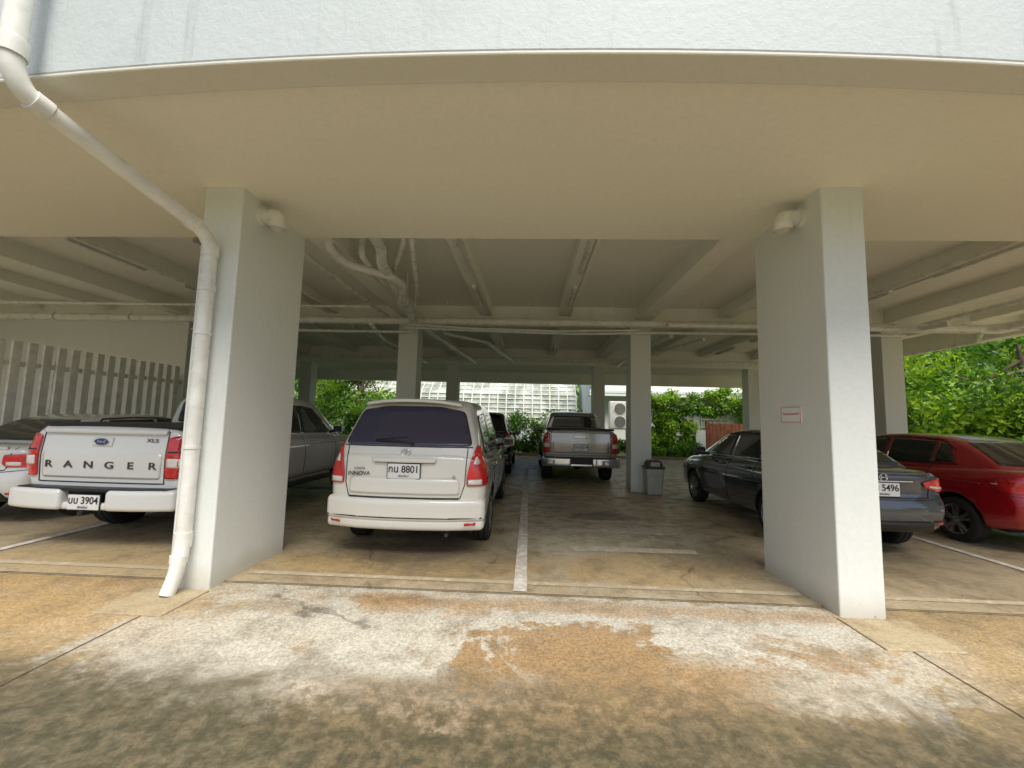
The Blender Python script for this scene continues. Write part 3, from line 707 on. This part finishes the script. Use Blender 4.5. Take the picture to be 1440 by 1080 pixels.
def sedan(name,loc,paint,txt,style):
    L,W=4.44,1.70
    c=Car(name,loc,paint,L,W,
      dict(y=[0,.15,.5,1.1,2.2,3.2,3.8,4.2,4.44],w=[.80,.83,.845,.85,.85,.85,.835,.78,.66],zb=[.34,.31,.26,.24,.24,.24,.24,.26,.28],zt=[1.00,1.035,1.045,1.01,.97,.95,.90,.80,.66],s=.045),
      dict(y=[.38,.62,1.0,1.35,1.9,2.3,2.65,3.0,3.5],zt=[1.03,1.19,1.385,1.455,1.475,1.455,1.37,1.20,.93],wt=[.66,.60,.56,.555,.56,.56,.56,.60,.68],wb=[.72,.75,.77,.78,.78,.78,.78,.76,.74],base=.90,s=.06),
      warpf([(.3,.03),(.55,-.05),(.65,-.04),(.75,.02),(.98,0),(1.05,.02)],.17,W,fr=.6),
      [.86,3.46],.305,.19,Rr=.07,Rg=.03)
    c.panel('rear_window',[(-.60,1.08),(.60,1.08),(.47,1.37),(-.47,1.37)],'R',M['glass'],.004,.008,.04)
    for sg in (-1,1):
        if style=='city':
            c.panel('tail_lamp',[(sg*.84,.80),(sg*.70,.79),(sg*.50,.845),(sg*.47,.90),(sg*.60,.93),(sg*.83,.95)],'R',M['red'],.012,.02,.02,.03,maxy=.4)
            c.panel('lamp_clear',[(sg*.76,.815),(sg*.55,.845),(sg*.55,.865),(sg*.76,.845)],'R',M['clear'],.024,.004,.005)
            sp=[(.12,.81),(.16,.82),(.38,.92),(.34,.95),(.12,.94)]
        else:
            c.panel('tail_lamp',[(sg*.84,.76),(sg*.58,.76),(sg*.52,.80),(sg*.54,.92),(sg*.83,.93)],'R',M['red'],.012,.02,.03,.03,maxy=.4)
            c.panel('lamp_clear',[(sg*.72,.78),(sg*.57,.78),(sg*.57,.83),(sg*.72,.83)],'R',M['clear'],.024,.004,.012)
            sp=[(.12,.76),(.20,.78),(.33,.88),(.28,.93),(.12,.93)]
        c.panel('lamp_side',sp,'L' if sg<0 else 'S',M['red'],.008,.014,.02,.025,minx=W/2*.86)
        c.panel('reflector',[(sg*.74,.42),(sg*.62,.42),(sg*.62,.45),(sg*.74,.45)],'R',M['red'],.02,.006,.006)
    c.line('boot_gap',[(-.62,1.01),(-.55,.72),(.55,.72),(.62,1.01)],'R',M['seam'],.010)
    c.line('bumper_gap',[(-.83,.73),(-.55,.70),(.55,.70),(.83,.73)],'R',M['seam'],.008)
    c.panel('boot_lip',[(-.56,.985),(.56,.985),(.54,1.01),(-.54,1.01)],'R',paint,.018,.03,.01)
    c.panel('garnish',[(-.34,.92),(.34,.92),(.34,.905),(-.34,.905)],'R',M['chrome'],.012,.012,.004)
    c.plate(txt,0,.815)
    c.panel('lower_valance',[(-.62,.34),(.62,.34),(.56,.45),(-.56,.45)],'R',M['black'],.01,.02,.02)
    mb=MB(); p=c.cast('R',0,.955)[0]
    for q in (((-.03,-.03),(-.025,.03)),((.03,-.03),(.025,.03)),((-.027,0),(.027,0))):
        mb.tube([(q[0][0],p.y-.012,.955+q[0][1]),(q[1][0],p.y-.012,.955+q[1][1])],.006,0,6)
    ring=[(.045*math.cos(t),p.y-.011,.955+.042*math.sin(t)) for t in np.linspace(0,2*math.pi,25)]; mb.tube(ring,.004,0,6,cap=False)
    mb.obj('badge',[M['chrome']],c.root)
    for poly in ([(.92,1.08),(1.08,1.31),(1.22,1.355),(1.22,1.06)],[(1.26,1.05),(1.26,1.365),(2.02,1.39),(2.02,1.03)],[(2.09,1.03),(2.09,1.39),(2.40,1.36),(2.98,1.04),(2.98,1.01)]):
        c.panel('side_window',poly,'B',M['glass'],.004,.008,.025)
    c.line('window_trim',[(.9,1.055),(1.5,1.03),(3.0,.995)],'B',M['chrome'] if style=='city' else M['black'],.014,.006,.01)
    c.line('window_trim',[(.98,1.25),(1.2,1.385),(1.7,1.412),(2.1,1.41),(2.45,1.375)],'B',M['black'],.016,.005,.01)
    c.line('door_gap',[(1.10,.60),(1.24,.72),(1.24,1.03)],'B',M['seam']); 
    for xx in (2.05,3.02): c.line('door_gap',[(xx,.33),(xx,1.0)],'B',M['seam'])
    c.line('crease',[(.5,.84),(3.6,.80)],'B',paint,.02,.006,.01)
    for yy in (1.36,2.2): c.panel('door_handle',[(yy,.88),(yy+.15,.88),(yy+.15,.91),(yy,.91)],'B',paint,.022,.02,.012)
    c.panel('windscreen',[(-.64,1.02),(.64,1.02),(.52,1.36),(-.52,1.36)],'F',M['glass'])
    c.panel('grille',[(-.36,.60),(.36,.60),(.42,.72),(-.42,.72)],'F',M['black'],.01,.02)
    for sg in (-1,1): c.panel('head_lamp',[(sg*.42,.64),(sg*.66,.68),(sg*.66,.76),(sg*.42,.72)],'F',M['clear'],.01,.02)
    c.panel('head_lamp_side',[(4.10,.68),(4.32,.66),(4.32,.72),(4.0,.80)],'B',M['clear'],.006,.012,.015,minx=.5)
    c.mirror(2.85,1.05)
    return c

minivan('minivan',(-1.34,4.47,0),M['p_pearl'],'กน 8801',M['glassv'])
pickup('pickup_truck',(-4.74,4.42,0),M['p_white'],'บบ 3904','ranger')
pickup('pickup_truck',(1.28,10.2,0),M['p_bronze'],'ขน 6214','hilux')
sedan('sedan_car',(4.16,5.07,0),M['p_grey'],'ขข 5496','city')
sedan('sedan_car',(6.78,5.25,0),M['p_red'],'กพ 1275','old')
sedan('sedan_car',(-7.25,5.0,0),M['p_white'],'กท 4410','old')
minivan('suv_car',(-1.36,11.2,0),M['p_black'],'ขจ 733',M['glass'],False)

# ------------------------------------------------------------------ foliage
def leafmat(name,c):
    k=N(name); n=k.noise(1.2,1)
    k.col(k.mix(k.mr(n,.35,.65),tuple(q*.65 for q in c),tuple(q*1.3 for q in c))); k.rough(.5)
    tr=k.n.new('ShaderNodeBsdfTranslucent'); tr.inputs[0].default_value=(c[0]*2,c[1]*2,c[2]*.8,1)
    mx=k.n.new('ShaderNodeMixShader'); mx.inputs[0].default_value=.38
    o=k.n['Material Output']; k.l.new(k.b.outputs[0],mx.inputs[1]); k.l.new(tr.outputs[0],mx.inputs[2]); k.l.new(mx.outputs[0],o.inputs[0]); return k.m
LM=[leafmat('leaf_dark',(.045,.12,.016)),leafmat('leaf_mid',(.13,.27,.025)),leafmat('leaf_light',(.26,.40,.04))]
def leaves(name,cl,n,size,parent=None,flat=.0):
    cl=np.array(cl,float)
    vol=(cl[:,3]*cl[:,4]*cl[:,5])**.67; idx=rng.choice(len(cl),n,p=vol/vol.sum()); C=cl[idx]
    d=rng.normal(size=(n,3)); d/=np.linalg.norm(d,axis=1)[:,None]
    r=rng.random(n)**.45*(1+rng.normal(0,.12,n)); P=C[:,:3]+d*r[:,None]*C[:,3:]
    P[:,2]=np.maximum(P[:,2],.03)
    a=rng.normal(size=(n,3)); a[:,2]-=.3; a/=np.linalg.norm(a,axis=1)[:,None]
    b=np.cross(a,d+rng.normal(0,.5,(n,3))); b/=np.linalg.norm(b,axis=1)[:,None]+1e-9
    s=size*(.6+.8*rng.random(n))[:,None]
    V=np.empty((n,4,3)); V[:,0]=P-a*s; V[:,1]=P+b*s*.42-a*s*.1; V[:,2]=P+a*s; V[:,3]=P-b*s*.42-a*s*.1
    me=bpy.data.meshes.new(name); me.vertices.add(n*4); me.vertices.foreach_set('co',V.reshape(-1))
    me.loops.add(n*4); me.loops.foreach_set('vertex_index',np.arange(n*4)); me.polygons.add(n); me.polygons.foreach_set('loop_start',np.arange(0,n*4,4))
    me.update(calc_edges=True)
    for m in LM: me.materials.append(m)
    cm=rng.integers(0,3,len(cl))[idx]; mi=np.where(rng.random(n)<.55,cm,rng.integers(0,3,n)); me.polygons.foreach_set('material_index',mi.astype(np.int32))
    me.validate(); return link(bpy.data.objects.new(name,me),parent)
def tree(x,y,h,cr,n=9000,size=.095,low=.35):
    T=empty('tree',(x,y,0)); mb=MB()
    top=Vector((rng.uniform(-.3,.3),rng.uniform(-.3,.3),h*.75))
    mid=Vector((rng.uniform(-.2,.2),rng.uniform(-.2,.2),h*.4))
    mb.tube([(0,0,-.1),(0,0,.3),mid,top],0,0,10,0,[.22,.17,.12,.04])
    cl=[]
    for i in range(15):
        a=i*2.4+rng.uniform(-.3,.3); rr=cr*rng.uniform(.3,.85); z=h*rng.uniform(low,.95); rr*=math.sqrt(max(.15,1-((z/h-.6)/.5)**2))
        p=Vector((rr*math.cos(a),rr*math.sin(a),z)); st=mid.lerp(top,rng.uniform(0,.8))
        mb.tube([st,st.lerp(p,.5)+Vector((0,0,.15)),p],0,0,7,0,[.07,.045,.015])
        s=cr*rng.uniform(.28,.5); cl.append((*p,s*1.15,s*1.15,s*.75))
    mb.obj('trunk',[M['bark']],T); leaves('crown',cl,n,size,T)
for (x,y,h,c) in ((14.5,12.5,5.5,2.6),(18.5,15.5,7,3.2),(13.8,17.5,5.5,2.4),(17,9,5,2.6),(-9.2,22,6,2.7),(-12.5,24,6.5,3.0),(13.5,22,6,2.8)):
    tree(x,y,h,c,low=.22)
leaves('background_tree_mass',[(x,38+rng.uniform(-2,3)+abs(x)*-.25,rng.uniform(1,7),3.2,2,2.6) for x in np.arange(-50,50,1.6)]+[(28+rng.uniform(-2,2),y,rng.uniform(.8,8),2.5,3,2.6) for y in np.arange(-4,34,.9)]+[(-32+rng.uniform(-2,2),y,rng.uniform(1,7),2.5,3,2.6) for y in np.arange(0,36,1.5)],45000,.34)
leaves('shrub_row',[(x,13+rng.uniform(-3,9),rng.uniform(.3,2.0),.9,.9,.8) for x in rng.uniform(13,19,38)],20000,.10)
leaves('hedge',[(x,19.3+rng.uniform(-.2,.5),rng.uniform(.3,1.75),.6,.55,.5) for x in np.arange(-9,3.2,.22)]+[(x,19.0,.35,.5,.4,.35) for x in np.arange(-9,3,.4)],22000,.085)
leaves('climbing_plant',[(x,20.4+rng.uniform(-.3,.3),z,.42,.35,.4) for x,z in zip(rng.uniform(5.5,7.9,30),rng.uniform(.3,2.9,30))],12000,.085)
leaves('climbing_plant',[(x,21.2,z,.4,.3,.3) for x,z in zip(rng.uniform(8.3,11.0,18),rng.uniform(2.1,3.3,18))],5000,.08)
leaves('shrub_bed',[(x,19.2,rng.uniform(.1,.55),.4,.35,.3) for x in np.arange(3.4,10,.3)],8000,.07)
n=70; P=np.c_[rng.uniform(-5,5,n),rng.uniform(1.6,4.6,n),np.full(n,.02)]
mb=MB(); 
for p in P:
    a=rng.uniform(0,6.28); l=rng.uniform(.005,.013); c_,s_=math.cos(a)*l,math.sin(a)*l
    mb.add([(p[0]-c_,p[1]-s_,.019),(p[0]+s_*.4,p[1]-c_*.4,.024),(p[0]+c_,p[1]+s_,.020),(p[0]-s_*.4,p[1]+c_*.4,.023)],[(0,1,2,3)])
mb.obj('fallen_leaves',[simple('dry_leaf',(.14,.09,.04),.8,var=.5)])

# ------------------------------------------------------------------ buildings behind
G=empty('glasshouse_building')
mb=MB(); mb.box(-13,3.2,28,34,0,1.5); mb.obj('base_wall',[M['facade']],G)
gk2=N('glasshouse_pane'); f=gk2.noise(.9,4,.7); gk2.col(gk2.mix(gk2.mr(f,.38,.62),(.26,.29,.22),(.56,.58,.52))); gk2.rough(.12); gk2.b.inputs['Coat Weight'].default_value=.3; gp=gk2.m
mb=MB(); mb.add([(-13,28.05,1.5),(3.2,28.05,1.5),(3.2,28.5,3.4),(-13,28.5,3.4)],[(0,1,2,3)]); mb.add([(-13,28.5,3.4),(3.2,28.5,3.4),(3.2,30.5,5),(-13,30.5,5)],[(0,1,2,3)])
mb.add([(3.2,28.05,1.5),(3.2,34,1.5),(3.2,34,5),(3.2,30.5,5),(3.2,28.5,3.4)],[(0,1,2,3,4)]); mb.obj('glazing',[gp],G)
mb=MB()
for x in np.arange(-13,3.3,.6):
    mb.tube([(x,28.0,1.5),(x,28.45,3.4),(x,30.45,5.02)],.035,0,6)
for t in np.linspace(0,1,7): mb.tube([(-13,28.0+.45*t,1.5+1.9*t),(3.2,28.0+.45*t,1.5+1.9*t)],.028,0,6)
for t in np.linspace(.2,1,5): mb.tube([(-13,28.45+2*t,3.4+1.6*t),(3.2,28.45+2*t,3.4+1.6*t)],.028,0,6)
mb.obj('frame',[simple('white_frame',(.75,.77,.74),.5)],G)
H=empty('white_house')
mb=MB(); mb.box(3.6,16,23,30,0,6); mb.obj('walls',[M['wall']],H)
mb=MB(); mb.box(3.2,14,22.0,22.99,3.0,3.15); mb.box(3.2,14,21.98,22.05,3.15,3.3); mb.obj('balcony',[M['wall']],H)
mb=MB()
for x in (5.6,7.6,9.4,11.3): mb.box(x,x+1.4,22.94,23.02,1.0,2.75)
mb.obj('windows',[gp],H)
mb=MB()
for x in (5.6,7.6,9.4,11.3):
    for q in (0,.35,.7,1.05,1.4): mb.box(x+q-.02,x+q+.02,22.90,22.96,1.0,2.75)
    for q in (1.0,1.43,1.86,2.3,2.75): mb.box(x-.04,x+1.44,22.88,22.935,q-.02,q+.02)
mb.obj('window_frames',[M['conduit']],H)
A=empty('air_conditioner_unit',(4.45,20.6,0))
mb=MB(); mb.rbox((0,0,1.95),(.98,.36,1.35),.03,0); mb.obj('casing',[M['pvc']],A)
mb=MB()
for zz in (1.62,2.26):
    for r in (.27,.20,.13,.06):
        mb.tube([(r*math.cos(t),-.195,zz+r*math.sin(t)) for t in np.linspace(0,2*math.pi,25)],.010,0,6,cap=False)
    V=[(.27*math.cos(t),-.185,zz+.27*math.sin(t)) for t in np.linspace(0,2*math.pi,24,endpoint=False)]; mb.add(V,[tuple(range(24))],1)
mb.obj('fans',[M['conduit'],M['black']],A)
mb=MB(); mb.box(-.4,-.34,-.12,.12,0,1.26); mb.box(.34,.4,-.12,.12,0,1.26); mb.box(-.5,.5,-.16,.16,1.23,1.272); mb.obj('stand',[M['conduit']],A)
Gt=empty('wooden_gate',(9.35,20.0,0)); mb=MB()
for i in range(9): mb.box(-.8+i*.178,-.8+i*.178+.16,-.02,.02,.1,1.65)
mb.box(-.85,.85,.021,.06,.4,.5); mb.box(-.85,.85,.021,.06,1.3,1.4); mb.box(-.95,-.83,-.06,.06,0,1.8); mb.box(.83,.95,-.06,.06,0,1.8); mb.obj('boards',[M['wood']],Gt,bevel=.005)
mb=MB(); mb.box(10.35,16,19.9,20.1,0,1.5); mb.box(7.9,8.35,19.9,20.1,0,1.3); mb.obj('garden_wall',[M['wall']])
mb=MB(); mb.box(-14,16,18.4,18.52,0,.13); mb.obj('kerb',[ext],bevel=.01)
